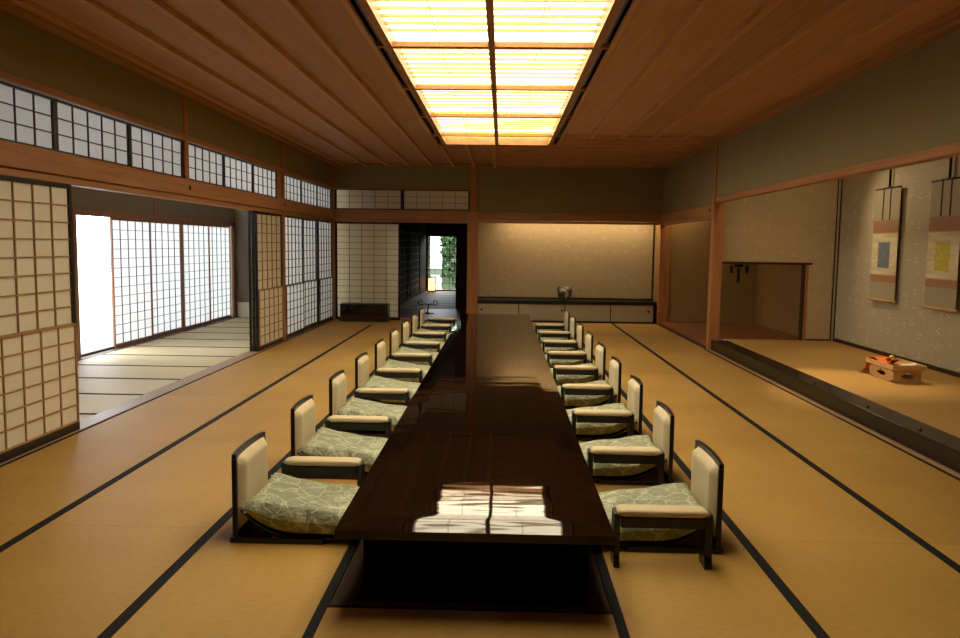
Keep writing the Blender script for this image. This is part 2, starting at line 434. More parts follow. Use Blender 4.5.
# ---- posts
def post(n, x0, x1, y0, y1, z0, z1, lab, mat='post'):
    return struct(n, MB().box(x0, x1, y0, y1, z0, z1), M[mat], lab, 'post', bevel=.006)
def nail(par, loc, axis):
    m = MB()
    prof = [(.0, .012), (.012, .011), (.026, .006), (.03, 0)]
    rows = []
    for r_, h in prof:
        rows.append([((h, r_*math.cos(2*PI*j/6), r_*math.sin(2*PI*j/6)) if axis == 'x' else
                      (h*1.6 if axis == '-x' else 0, 0, 0)) if axis == 'x' else
                     ((-h, r_*math.cos(2*PI*j/6), r_*math.sin(2*PI*j/6)) if axis == '-x' else (r_*math.cos(2*PI*j/6), -h, r_*math.sin(2*PI*j/6))) for j in range(6)])
    m.grid(rows, closed_v=True); m.build('nail_cover', M['iron'], par, loc)
p8 = post('trim_5', XL-.09, XL+.012, 8.24, 8.345, ZN1, ZC-.02, 'slim post between transom windows, above the open screens')
p12 = post('trim_6', XL-.10, XL+.03, 11.86, 11.965, 0, ZC-.02, 'wooden post between the stacked and the closed paper screens')
post('trim_7', XL-.09, XL+.012, 4.58, 4.70, ZN1, ZC-.02, 'slim post over the nearest paper screen')
pc = post('trim_8', XL-.10, XL+.045, YB-.08, YB+.06, 0, ZC-.02, 'corner post between paper screens and heater wall')
pb = post('trim_9', -.685, -.475, YB-.05, YB+.16, 0, ZN1, 'square wooden post between the corridor and the cabinet alcove')
post('trim_10', -.64, -.51, YB-.03, YB+.1, ZN1, ZC-.02, 'slim upper post above the corridor opening')
pr = post('trim_11', XR-.03, XR+.17, YB-.10, YB+.06, 0, ZN0, 'far corner post beside the cabinet alcove')
pt = post('trim_12', XR-.035, XR+.115, YT-.20, YT-.05, 0, 2.25, 'main wooden post at the far end of the display alcove')
post('trim_13', XR-.018, XR+.08, YT-.17, YT-.07, 2.25, ZC-.02, 'slim upper post at the end of the alcove lintel')

# ---- left wall: rails and plaster
g = MB().box(XL-.10, XL+.0, YF, YB, ZK, ZN0).box(XL-.10, XL+.035, YF, YB, ZN0+.004, ZN1)
g.box(XL-.06, XL+.02, YF, YB, 2.565, 2.615).box(XL-.06, XL-.0, 11.67, 11.86, ZN1, 2.565)
rail_l = struct('trim_14', g, M['beam_y'], 'long wooden lintel rail above the paper screens, beside the side room', 'lintel', bevel=.004)
nail(rail_l, (XL+.036, 8.29, 2.07), 'x'); nail(rail_l, (XL+.036, 4.64, 2.07), 'x'); nail(p12, (XL+.031, 11.915, 2.08), 'x')
struct('trim_15', MB().box(XL-.14, XL+.03, YF, YB, -.06, .004), M['sill'], 'grooved wooden sill under the paper screens', 'sill')
struct('wall_left', MB().box(XL-.05, XL, YF, YB, 2.615, ZC+.05).box(XL-.1, XL-.02, YF, 4.82, 0, ZN0).box(XL-.1, XL-.02, YF, 4.6, ZN1, 2.565), M['wall'],
       'dark olive plaster band above the transom windows', 'wall')

# ---- shoji builder: local x along width, -y faces the room, z up
def grid_lines(u0, u1, z0, z1, cols, rows, y0, y1, w):
    m = MB()
    for k in range(1, cols):
        u = u0+(u1-u0)*k/cols; m.box(u-w/2, u+w/2, y0, y1, z0, z1)
    for k in range(1, rows):
        z = z0+(z1-z0)*k/rows; m.box(u0, u1, y0+.0005, y1-.0005, z-w/2, z+w/2)
    return m
def shoji(name, label, W, Hh, cols, rows, loc, rotz, frame, lattice, pap, stile=.035, rail_b=.07, rail_t=.035, low=None, group=None, lw=.009, kind=None, cat='sliding screen', lower_rows=6):
    t = thing(name, label, cat, loc, rotz, group, kind)
    f = MB().box(0, stile, -.016, .016, 0, Hh).box(W-stile, W, -.016, .016, 0, Hh)
    f.box(stile, W-stile, -.016, .016, 0, rail_b).box(stile, W-stile, -.016, .016, Hh-rail_t, Hh)
    f.build('frame', frame, t, bevel=.002)
    u0, u1 = stile, W-stile; z0, z1 = rail_b, Hh-rail_t
    if low:
        zm = z0+(z1-z0)*low
        a = grid_lines(u0, u1, zm+.018, z1, cols, rows-lower_rows, -.010, .002, lw); a.box(u0, u1, -.012, .004, zm-.002, zm+.018)
        a.build('lattice', lattice, t)
        MB().box(u0, u1, .003, .0045, zm, z1).build('paper', pap, t)
        lo = MB().box(u0+.001, u0+.012, -.034, -.018, z0+.002, zm+.012).box(u1-.012, u1-.001, -.034, -.018, z0+.002, zm+.012).box(u0, u1, -.034, -.018, zm, zm+.014).box(u0, u1, -.034, -.018, z0+.002, z0+.014)
        s_ = lo.build('lower_sash', lattice, t)
        grid_lines(u0+.012, u1-.012, z0+.014, zm, cols, lower_rows, -.031, -.021, lw).build('lattice', lattice, s_)
        MB().box(u0+.001, u1-.001, -.0205, -.019, z0+.002, zm).build('paper', pap, s_)
    else:
        grid_lines(u0, u1, z0, z1, cols, rows, -.010, .002, lw).build('lattice', lattice, t)
        MB().box(u0, u1, .003, .0045, z0, z1).build('paper', pap, t)
    return t
R90 = PI/2
SH = ZK-.004
# rotz=+90deg: local x -> +Y, local -y -> +X (faces the room)
G1 = 'sliding paper screens along the side room'
shoji('shoji_screen', 'cream paper sliding screen nearest the viewer, cut by the photo edge', 1.21, SH, 5, 14, (XL-.005, 4.825, .004), R90, M['lacq_soft'], M['lattice_pale'], M['paper'], low=.42, group=G1, lw=.011)
for k, (dx, y0, lab) in enumerate(((-.005, 10.62, 'cream paper screen in front of the stack beside the wooden post'), (-.05, 10.62, 'paper screen in the middle of the stack, only its black edge showing'), (-.095, 10.62, 'rearmost paper screen of the stack, its black edge beside the opening'))):
    shoji('shoji_screen', lab, 1.235, SH, 5, 14, (XL+dx, y0-.0, .004), R90, M['lacq_soft'], M['lattice_pale'] if k == 0 else M['lattice_dark'], M['paper'], low=.42 if k == 0 else None, group=G1, lw=.011, rail_b=.06)
for k, lab in enumerate(('closed grey-lit paper screen just behind the wooden post', 'closed paper screen, middle one between post and far corner', 'closed paper screen in the corner next to the black heater')):
    shoji('shoji_screen', lab, 1.14, SH, 5, 14, (XL-.005-.04*(k % 2), 11.98+1.125*k, .004), R90, M['lacq_soft'], M['lattice_dark'], M['paper_white'], low=.42, group=G1, lw=.011, rail_b=.06)
shoji('shoji_screen', 'wide paper screen on the far wall behind the black heater', 1.285, SH, 5, 15, (XL+.05, YB+.03, .004), 0, M['lacq_soft'], M['lattice_pale'], M['paper'], lw=.010, rail_b=.05)
# transom windows
wn = 0
def ranma(W, loc, rot, lab, pap, lat='lattice_dark'):
    global wn; wn += 1
    return shoji('window_%d' % wn, lab, W, 2.555-2.16, 5, 3, loc, rot, M['lacq_soft'], M[lat], pap, stile=.03, rail_b=.018, rail_t=.018, kind='structure', cat='transom window', lw=.008)
places = ['first', 'second', 'third', 'fourth', 'fifth', 'sixth', 'seventh', 'eighth', 'ninth']
for bay, (a, b) in enumerate(((4.70, 8.24), (8.345, 11.67), (11.97, YB-.085))):
    w = (b-a)/3
    for k in range(3):
        ranma(w-.002, (XL-.02, a+w*k+.001, 2.158), R90, '%s transom window from the near end, over the paper screens' % places[bay*3+k], M['paper_white'])
for k, lab in ((0, 'grey paper transom window above the wide far screen'), (1, 'grey paper transom window above the corridor opening')):
    ranma(1.325, (XL+.05+1.33*k, YB+.03, 2.178), 0, lab, M['paper'], 'lattice_pale')

# ---- back wall
struct('wall_back', MB().box(XL-.1, XR+.1, YB, YB+.06, 2.60, ZC+.05).box(-.52, XR+.1, YB, YB+.06, ZN1, 2.60), M['wall'], 'dark olive plaster band over the far end wall', 'wall')
g = MB().box(XL+.045, XR+.05, YB-.035, YB+.05, ZN0+.004, ZN1).box(XL+.045, -.685, YB-.0, YB+.06, ZK, ZN0).box(-.475, XR, YB, YB+.06, ZK+.01, ZN0)
g.box(XL+.045, -.64, YB-.02, YB+.05, 2.575, 2.60).box(XL+.045, -.64, YB, YB+.06, ZN1, 2.178)
rb = struct('trim_16', g, M['beam_x'], 'wooden lintel rail across the far wall', 'lintel', bevel=.004)
nail(rb, (-.575, YB-.036, 2.085), 'y')
struct('baseboard_back', MB().box(XL+.09, -2.02, YB-.01, YB+.05, -.03, .004).box(-2.02, -.685, YB-.02, YB+.1, -.04, .002), M['darkwood'], 'dark sill at the foot of the far screens', 'sill')
# cabinet alcove
AY = YB+.55
struct('wall_alcove_back', MB().box(-.60, XR+.17, AY, AY+.05, -.06, 2.2), M['sand'], 'sand plaster back of the cabinet alcove', 'wall')
struct('wall_alcove_right', MB().box(XR-.02, XR+.17, YB+.06, AY, -.06, 2.2), M['sand'], 'narrow plaster side of the cabinet alcove beside the corner post', 'wall')
struct('wall_alcove_left', MB().box(-.60, -.50, YB+.16, AY, -.06, 2.8), M['darkwood'], 'side of the cabinet alcove facing the corridor', 'wall')
struct('ceiling_cabinet_alcove', MB().box(-.60, XR+.17, YB+.06, AY+.05, 2.2, 2.25), M['sand'], 'hidden ceiling of the cabinet alcove', 'ceiling')
struct('floor_cabinet_alcove', MB().box(-.60, XR+.17, YB+.02, AY+.05, -.06, -.002), M['floorwood'], 'floor under the low cabinet', 'floor')
fp = thing('wall_panel', 'wide tan papered panel with faint mica motifs above the low cabinet', 'wall panel', (-.50, AY-.02, .44), kind='structure')
MB().box(0, 3.56, 0, .018, 0, 1.62).build('motif_paper', M['motif_x'], fp)
MB().box(0, 3.545, -.012, .0, 0, .022).box(3.545, 3.58, -.014, .018, 0, 1.62).box(-.02, 0, -.012, .018, 0, 1.62).build('frame', M['lacq_soft'], fp)
cab = thing('low_cabinet', 'long low built-in cabinet with four papered sliding doors', 'cabinet', (1.265, YB+.29, 0))
MB().box(-1.76, 1.76, -.235, .25, 0, .03).box(-1.76, -1.74, -.235, .25, .03, .36).box(1.745, 1.775, -.25, .25, .0, .36).box(-1.74, 1.745, .22, .25, .03, .36).box(-1.74, 1.745, -.25, -.2, 0, .028).build('body', M['lacq_soft'], cab)
MB().box(-1.765, 1.80, -.27, .255, .36, .43).build('countertop', M['lacq_soft'], cab, bevel=.004)
dw = [-1.745, -.917, -.006, .90, 1.745]
for k in range(4):
    yo = -.232 if k in (0, 3) else -.222
    d = MB().box(dw[k]+.009, dw[k+1]-.009, yo, yo+.012, .032, .358).build('door', M['door_paper'], cab)
    for a_, b_ in ((dw[k], dw[k]+.009), (dw[k+1]-.009, dw[k+1])): MB().box(a_, b_, yo-.003, yo+.014, .03, .36).build('door_edge', M['lacq_soft'], d)
    px = (dw[k]+.09, dw[k+1]-.055, dw[k]+.055, dw[k+1]-.10)[k]
    MB().tube([(px, yo+.002, .235), (px, yo-.006, .235)], .022, 14).build('door_pull', M['iron'], d)
# vase
vs = thing('ceramic_jar', 'mottled dark green ceramic jar standing on the low cabinet', 'jar', (1.262, YB+.26, .43))
def wob(r_, z, a):
    return r_*(1+.035*math.sin(3*a+z*9)+.02*math.sin(5*a)), z+.014*math.sin(2*a+.6)*(z/.26)
MB().lathe([(.0, .0), (.075, .0), (.105, .03), (.138, .085), (.148, .14), (.138, .19), (.108, .23), (.075, .248), (.072, .268), (.060, .268), (.06, .24), (.0, .20)], (0,0,.018), 36, wob).build('body', M['glaze'], vs)
MB().tube([(0,0,0), (0,0,.018)], .12, 28).build('stand', M['lacq_soft'], vs)
for sgn in (-1, 1):
    MB().tube([(sgn*.085, -.05, .245), (sgn*.125, -.06, .262), (sgn*.145, -.06, .22), (sgn*.14, -.055, .19)], .013, 8).build('lug', M['glaze'], vs)

# heater box
hb = thing('floor_heater', 'low black glass-fronted box on the tatami before the wide far screen', 'heater box', (-2.66, 15.18, 0))
HW, HD, HH = .465, .15, .345
MB().box(-HW, HW, -HD, HD, 0, .02).box(-HW, HW, -HD, HD, HH-.022, HH).box(-HW, -HW+.022, -HD, HD, .02, HH-.022).box(HW-.022, HW, -HD, HD, .02, HH-.022).box(-HW+.022, HW-.022, HD-.02, HD, .02, HH-.022).build('cabinet', M['lacq_soft'], hb, bevel=.003)
MB().box(-HW+.022, HW-.022, -HD+.012, -HD+.018, .125, HH-.022).build('glass_front', M['glass'], hb)
MB().box(-HW+.022, HW-.022, -HD+.006, -HD+.02, .02, .122).build('lower_panel', M['darkwood'], hb)

# ---- right wall
struct('wall_right', MB().box(XR, XR+.06, YF, YB, 2.235, ZC+.05).box(XR, XR+.06, YT-.1, YB, ZN1-.02, 2.235), M['wall'], 'olive plaster wall above the display alcove lintel', 'wall')
struct('trim_17', MB().box(XR-.02, XR+.09, YF, YT-.2, 2.165, 2.24), M['beam_y'], 'slender wooden drop lintel over the display alcove', 'lintel', bevel=.004)
nr = struct('trim_18', MB().box(XR-.035, XR+.06, YT-.08, YB-.035, ZN0, ZN1-.02).box(XR, XR+.06, YT-.08, YB-.035, ZK, ZN0), M['beam_y'], 'short lintel rail between main post and far corner', 'lintel', bevel=.004)
nail(nr, (XR-.036, 11.78, 2.06), '-x')
struct('trim_19', MB().box(XR-.045, XR+.03, YT-.05, YB-.1, -.03, .012), M['darkwood'], 'thin dark floor edge below the side alcove', 'floor edge')
# side alcove (between main post and corner)
w = MB().box(XT+.03, XT+.09, YT, YB+.06, 0, 2.6).box(XR+.17, XT+.09, YB-.02, YB+.04, 0, 2.6)
w.box(XR+.06, XT+.06, YT+.02, YB, 2.5, 2.55)
struct('wall_side_alcove', w, M['sand'], 'sand plaster walls of the side alcove behind the main post', 'wall')
struct('floor_side_alcove', MB().box(XR+.03, XT+.06, YT+.02, YB-.02, -.05, .05), M['floorwood'], 'reddish floorboards of the side alcove', 'floor')
# display alcove shell
struct('floor_alcove', MB().box(XR+.24, XT+.05, YF, YT, 0, ZT), M['tatami_toko'], 'raised golden tatami floor of the display alcove', 'floor')
st = struct('trim_20', MB().box(XR, XR+.24, YF, YT-.2, -.06, ZT+.004), M['step'], 'glossy dark lacquered step along the display alcove', 'step', bevel=.006)
MB().box(XR-.03, XR+.02, YF, YT-.2, -.02, .012).build('wood_strip', M['sill'], st)
for y in (7.9, 6.75, 5.9): MB().box(XR+.07, XR+.085, y-.012, y+.012, ZT+.004, ZT+.016).build('step_stud', M['iron'], st)
struct('wall_alcove_side', MB().box(XT, XT+.06, YF, YT, ZT, 3.02), M['motif_y'], 'mica-motif papered wall behind the hanging scrolls', 'wall')
OX0, OX1, OZ = XR+.11, 4.50, 1.285
struct('wall_alcove_end', MB().box(XR+.10, OX1, YT, YT+.06, OZ, 3.02).box(OX1, XT, YT, YT+.06, 0, 3.02), M['motif_x'], 'papered partition at the far end of the display alcove', 'wall')
struct('trim_21', MB().box(OX1-.035, OX1+.0, YT-.006, YT+.066, .05, OZ).box(OX0, OX1+.09, YT-.022, YT+.07, OZ-.012, OZ+.022), M['darkwood'], 'dark trim around the low opening beside the main post', 'opening trim')
struct('trim_22', MB().box(OX1+.002, OX1+.05, YT-.004, YT+.068, ZT, OZ-.012), M['post'], 'pale wooden jamb of the low opening', 'jamb')
struct('trim_23', MB().box(XT-.045, XT-.030, YT-.010, YT, ZT, 3.0).box(XT-.012, XT-.0, YT-.06, YT-.04, ZT, 3.0).box(XT-.015, XT, YF, YT-.06, ZT, ZT+.05).box(OX1+.05, XT-.045, YT-.012, YT, ZT, ZT+.02).box(OX0-.08, OX0+.02, YT-.01, YT, OZ+.02, 2.24), M['lacq_soft'], 'black lacquer edging of the papered alcove walls', 'edging')
struct('ceiling_alcove', MB().box(XR+.06, XT+.06, YF, YT+.06, 3.0, 3.05), M['ceil'], 'hidden board ceiling of the display alcove', 'ceiling')

# ---- hanging scrolls
def scroll(ly, y0, y1, lab, art, lab_p):
    yc = (y0+y1)/2; hw = (y1-y0)/2; X0 = XT-.05
    pl = thing('hanging_pole', lab_p, 'pole', (X0+.02, yc, 2.30))
    MB().tube([(0,0,.01), (0,0,.695)], .014, 10).build('pole', M['iron'], pl)
    MB().tube([(0,0,.012), (-.014,0,-.004), (-.018,0,.012)], .006, 8).build('hook', M['iron'], pl)
    t = thing('hanging_scroll', lab, 'scroll', (X0, yc, .86), 0, 'hanging scrolls in the display alcove')
    def sheet(n, a, b, z0, z1, m, dx): return MB().box(-dx-.002, -dx, a, b, z0, z1).build(n, m, t)
    MB().box(-.001, .003, -hw, hw, 0, 1.425).build('silk_mount', M['silk'], t)
    sheet('upper_band', -hw, hw, .865, 1.025, M['band'], .001); sheet('lower_band', -hw, hw, .235, .325, M['band'], .001)
    sheet('paper_panel', -hw+.003, hw-.003, .335, .855, M['sheet'], .001)
    sheet('art_card', -hw*.44, hw*.46, .42, .745, art, .004)
    for e_ in ((.858, .866), (.325, .334)): sheet('gold_edge', -hw, hw, *e_, M['box_wood'], .0015)
    for s_ in (-1, 1): MB().box(-.006, -.002, s_*hw*.28-.010, s_*hw*.28+.010, 1.03, 1.42).build('hanging_ribbon', M['darkwood'], t)
    MB().tube([(0, -hw-.03, 0), (0, hw+.03, 0)], .017, 12).build('roller', M['box_wood'], t)
    MB().tube([(0, -hw-.004, 1.43), (0, hw+.004, 1.43)], .009, 10).build('top_rod', M['darkwood'], t)
    MB().tube([(0, -hw*.5, 1.435), (.012, 0, 1.452), (0, hw*.5, 1.435)], .003, 6).build('cord', M['darkwood'], t)
scroll(None, 9.885, 10.55, 'hanging scroll with blue card, farther from the viewer', M['blue_art'], 'black hanging pole holding the scroll with the blue card')
scroll(None, 8.56, 9.19, 'hanging scroll with yellow card, nearer the viewer', M['yellow_art'], 'black hanging pole holding the scroll with the yellow card')

# ---- offering stand
bx = thing('offering_stand', 'pale wooden offering stand with shaped holes on the alcove tatami', 'stand', (4.165, 8.30, ZT), 0)
def holed_side(W, Hh, hw, hh, thick, axis):
    # board with a scalloped hole, as ring of quads extruded
    n = 24; out = []; inn = []
    for j in range(n):
        a = 2*PI*(j+.5)/n; c_, s_ = math.cos(a), math.sin(a)
        k = min(W/2/abs(c_) if abs(c_) > 1e-6 else 9, Hh/2/abs(s_) if abs(s_) > 1e-6 else 9)
        out.append((c_*k, Hh/2+s_*k)); r_ = 1+.13*math.cos(4*a)
        inn.append((hw*c_*r_, Hh/2+hh*s_*(1+.2*math.sin(a))*(.85 if s_ < 0 else 1)))
    m = MB()
    def P(p, t): return (p[0], t, p[1]) if axis == 'x' else (t, p[0], p[1])
    rows = [[P(p, 0) for p in inn], [P(p, 0) for p in out], [P(p, thick) for p in out], [P(p, thick) for p in inn]]
    m.grid(rows, closed_u=True, closed_v=True, smooth=False); return m
bw, bd = .135, .26
for s_ in (-1, 1):
    o = holed_side(2*bw, .135, .058, .032, .012, 'x').build('leg_panel', M['box_wood'], bx); o.location = (0, s_*bd-.006, 0)
    o = holed_side(2*bd, .135, .085, .032, .012, 'y').build('leg_panel', M['box_wood'], bx); o.location = (s_*bw-.006, 0, 0)
MB().box(-.118, .118, -.245, .245, .0, .004).build('shadow_board', M['darkwood'], bx)  # dark board standing in for the shade inside the stand
tr = MB().box(-.165, .165, -.295, .295, .135, .15)
for s_ in (-1, 1):
    tr.box(s_*.165-.007, s_*.165+.007, -.30, .30, .138, .185); tr.box(-.17, .17, s_*.295-.007, s_*.295+.007, .138, .185)
tr.build('tray', M['box_wood'], bx, bevel=.003)
cl = MB(); rws = []
for i in range(15):
    u = i/14; row = []
    for j in range(9):
        v = j/8-.5
        if u < .5: x, z, yy = -.06+v*.18, .172+.03*math.sin(u*9+v*4)+.012, -.04+u*2*.26
        elif u < .62: q = (u-.5)/.12; x, z, yy = -.06+v*.18, .200+.006*math.sin(v*7), .22+q*.105
        else: q = (u-.62)/.38; x, z, yy = -.06+v*(.18+.03*q), .196-.19*min(1, q*1.15)+.004, .325+.012*q+(.16*max(0, q-.6)*2.5 if q > .6 else 0)+.012*math.sin(v*14)
        row.append((x, yy, max(z, .006)))
    rws.append(row)
cl.grid(rws)
oc = cl.build('orange_cloth', M['orange'], None, (4.165, 8.30, ZT)); tag(oc, 'orange cloth draped over the end of the wooden offering stand', 'cloth')
sm_ = oc.modifiers.new('thick', 'SOLIDIFY'); sm_.thickness = .004
fan = MB()
rws = []
for i in range(13):
    a = math.radians(-10-i*8.5)
    h = .006 if i % 2 else 0.0
    rws.append([(.02+r_*math.cos(a)*.55, -.03+r_*math.sin(a), .156+h+.10*r_*1.2) for r_ in (.04, .12, .20, .25)])
fan.grid(rws, smooth=False)
o = fan.build('paper_fan', M['white'], None, (4.165, 8.30, ZT)); tag(o, 'white folded paper lying open on the wooden offering stand', 'paper')
sm_ = o.modifiers.new('thick', 'SOLIDIFY'); sm_.thickness = .003
def ball(name, r_, loc, mat, lab, sq=.92):
    t = thing(name, lab, 'ornament', loc)
    MB().lathe([(max(.0004, r_*math.sin(PI*k/14)), -r_*sq*math.cos(PI*k/14)) for k in range(15)], (0,0,r_*sq), 20).build('body', mat, t)
    MB().tube([(0,0,2*r_*sq-.004), (.004,0,2*r_*sq+.012)], .004, 6).build('stem', M['darkwood'], t)
ball('gourd', .028, (4.115, 8.28, ZT+.205), M['yellow'], 'small yellow ball on the orange cloth of the offering stand')
ball('fruit', .026, (4.06, 8.235, ZT+.196), M['red'], 'small red ball beside the yellow one on the orange cloth')

# iron ornament in the side alcove
hk = thing('hanging_ornament', 'black hanging iron ornament with three tassels in the side alcove', 'ornament', (3.89, 13.0, 1.25))
MB().tube([(0,0,.02), (0,0,1.23)], .004, 8).build('chain', M['iron'], hk)
MB().tube([(-.13,0,.0), (-.105,0,.025), (-.05,0,.010), (0,0,.026), (.05,0,.010), (.105,0,.025), (.14,0,.0)], .016, 8).lathe([(.0, .045), (.045, .03), (.085, -.01), (.07, -.05), (.0, -.055)], (0,0,0), 14).build('crossbar', M['iron'], hk)
for x, z0, z1 in ((-.115, .005, -.15), (.0, -.04, -.30), (.135, .005, -.15)):
    MB().tube([(x,0,z0), (x,0,z0-.03), (x,0,z0-.035), (x,0,z1)], [.006, .006, .024, .028], 8).build('tassel', M['iron'], hk)

# ---- long table
tb = thing('dining_table', 'long low black lacquered banquet table down the middle of the room', 'table', (0,0,0))
def axis_pts(a, b, inner):
    e = [0, .02, .05, .08, .10, .11, .12, .13, .14, .15, .16, .18, .21]
    return [a+k for k in e] + [a+.21+(b-a-.42)*k/inner for k in range(1, inner)] + [b-k for k in reversed(e)]
def drop(d):
    # rounded shoulder: slope eases from 0 at 17 cm in, to 5.3 deg within 10 cm of the edge
    s, n = 0., 24; d0 = min(d, .17)
    for k in range(n):
        x = d0+(.17-d0)*(k+.5)/n; q = min(1, max(0, (.165-x)/.05)); s += (q*q*(3-2*q))*.093*(.17-d0)/n
    return s
xs, ys = axis_pts(TX0, TX1, 10), axis_pts(TY0, TY1, 60)
dz = lambda x, y: drop(min(x-TX0, TX1-x, y-TY0, TY1-y))
m = MB(); m.grid([[(x, y, TH+.012-dz(x, y)) for x in xs] for y in ys])
m.build('tabletop', M['top'], tb)
zt = TH-.002
ed = MB()
loop = [(TX0, TY0), (TX1, TY0), (TX1, TY1), (TX0, TY1)]
z_e = TH+.012-drop(0)
ed.box(TX0+.002, TX1-.002, TY0+.002, TY1-.002, z_e-.036, z_e-.004)
for i in range(4):
    (x0, y0), (x1, y1) = loop[i], loop[(i+1) % 4]
    ed.quad((x0,y0,z_e), (x1,y1,z_e), (x1,y1,z_e-.036), (x0,y0,z_e-.036))
ed.build('table_edge', M['lacq'], tb)
MB().box(TX0+.12, TX1-.12, TY0+.22, TY0+.245, z_e-.11, z_e-.036).box(TX0+.12, TX1-.12, TY1-.245, TY1-.22, z_e-.11, z_e-.036).box(TX0+.12, TX0+.145, TY0+.245, TY1-.245, z_e-.11, z_e-.036).box(TX1-.145, TX1-.12, TY0+.245, TY1-.245, z_e-.11, z_e-.036).build('apron', M['lacq_soft'], tb)
for k in range(5):
    for x0, x1 in ((TX0+.075, TX0+.15), (TX1-.15, TX1-.075)):
        yc = TY0+.33+k*(TY1-TY0-.66)/4
        MB().prism([(x0, -.42), (x1, -.42), (x1+.01, z_e-.036), (x0-.01, z_e-.036)], yc-.05, yc+.05).build('leg', M['black'], tb, bevel=.004)

# ---- floor chairs, cushions, armrests (occupant faces +x, left hand +y)
def back_rows(x_in, x_out, y0, y1, z0, z1, bow, ny=10, lip=0.):
    def xb(y): return -bow*(1-(y/y1)**2)
    return xb
def make_chair():
    t = thing('floor_chair', '', 'chair')
    BO = -.245; bow = .014
    xb = lambda y: BO-bow*(1-(y/.243)**2)
    # frame: two stiles, top rail, lower board (open slot behind the pad top)
    ny = 12; yy = [-.243+.486*k/ny for k in range(ny+1)]
    def board(z0, z1, th, ysel, crown=0.):
        m_ = MB()
        rws = []
        for y in ysel:
            x = xb(y); zt_ = z1+crown*(1-(y/.243)**2)
            rws.append([(x-th/2, y, z0), (x+th/2, y, z0), (x+th/2, y, zt_), (x-th/2, y, zt_)])
        n0 = len(m_.v); m_.grid(rws, closed_v=True, smooth=False)
        m_.f.append((n0, n0+1, n0+2, n0+3)); m_.sm.append(False)
        e = n0+4*(len(ysel)-1); m_.f.append((e+3, e+2, e+1, e)); m_.sm.append(False)
        return m_
    fm = board(.425, .452, .024, yy, .004)
    for q in (board(.03, .425, .026, [-.243, -.215]), board(.03, .425, .026, [.215, .243]), board(.03, .40, .012, yy)):
        n = len(fm.v); fm.v += q.v; fm.f += [tuple(i+n for i in fc) for fc in q.f]; fm.sm += q.sm
    fm.build('back_frame', M['lacq_soft'], t, bevel=.003)
    # pad: rounded slab following the bow
    m_ = MB(); n, k = 14, 14; front = []
    def sup(u): return max(0., 1-abs(2*u-1)**14)**.5
    for i in range(k+1):
        row = []
        for j in range(n+1):
            u, v = i/k, j/n; y = -.214+.428*v; z = .06+.372*u
            row.append((xb(y)+.010+.038*sup(u)*sup(v), y, z))
        front.append(row)
    m_.grid(front)
    m_.grid([[(xb(p[1])+.008, p[1], p[2]) for p in r_] for r_ in front], flip=True)
    m_.build('back_pad', M['pad'], t)
    b = MB()
    for s_ in (-1, 1): b.box(-.272, .20, s_*.232-.013, s_*.232+.013, 0, .028)
    b.box(-.275, -.235, -.22, .22, 0, .03); b.box(.16, .20, -.22, .22, .004, .024)
    b.build('base_frame', M['lacq_soft'], t, bevel=.003)
    # bent seat board
    pr = []
    for i in range(13):
        s_ = i/12; x = -.225+.30*s_; pr.append((x, .030+.135*(1-s_)**2.2))
    pr.append((.30, .028))
    m_ = MB(); up = [(x, z) for x, z in pr]; dn = [(x+.002, z-.010) for x, z in pr]
    m_.grid([[(x, -.22, z), (x, .22, z)] for x, z in up] + [[(x, -.22, z), (x, .22, z)] for x, z in reversed(dn)], closed_u=True, smooth=True)
    poly_l = up+list(reversed(dn))
    for y in (-.22, .22):
        n0 = len(m_.v); m_.v += [(x, y, z) for x, z in poly_l]
        K = len(up)
        for i in range(K-1):
            m_.f.append((n0+i, n0+i+1, n0+2*K-2-i, n0+2*K-1-i)); m_.sm.append(False)
    m_.build('seat_board', M['lacq_soft'], t)
    return t
def seat_z(x):
    s_ = min(1, max(0, (x+.225)/.30)); return .032+.135*(1-s_)**2.2
def make_cushion():
    t = thing('seat_cushion', '', 'cushion')
    nu, nv = 34, 28; top, bot = [], []
    rnd = random.Random(3)
    for i in range(nu+1):
        u = i/nu; rt, rb_ = [], []
        for j in range(nv+1):
            v = j/nv
            eu = max(0., 1-abs(2*u-1)**4); ev = max(0., 1-abs(2*v-1)**4); puff = (eu*ev)**.19
            # sides pull in between pinched corners
            pin_u = .020*(1-abs(2*v-1)**2.5); pin_v = .014*(1-abs(2*u-1)**2.5)
            x = -.203+.60*u + (pin_u if u < .5 else -pin_u)*abs(2*u-1)
            y = (-.262+.524*v) + (pin_v if v < .5 else -pin_v)*abs(2*v-1)
            base = seat_z(x)+.004
            zt_ = .240-.088*u**.85; mid = .5*(zt_+base)
            wr = (.006*math.sin(23*x+9*y)*math.sin(17*y-6*x)+.005*(1-u)*math.sin(46*y+14*x))*puff
            cen = 1-.12*math.exp(-((u-.5)**2+(v-.5)**2)/.03); th = (zt_-mid)*puff
            rt.append((x, y, mid+th*cen+wr)); rb_.append((x, y, mid-(mid-base)*puff))
        top.append(rt); bot.append(rb_)
    m_ = MB(); m_.grid(top); m_.grid(bot, flip=True)
    me = m_.build('cover', M['cushion'], t)
    # corner tufts
    for a, b_ in ((0, 0), (0, nv), (nu, 0), (nu, nv)):
        x, y, z = top[a][b_]; dx, dy = (-1 if a == 0 else 1), (-1 if b_ == 0 else 1)
        MB().tube([(x, y, z), (x+.012*dx, y+.012*dy, z-.004)], [.007, .003], 8).build('corner_tuft', M['cushion'], t)
    return t
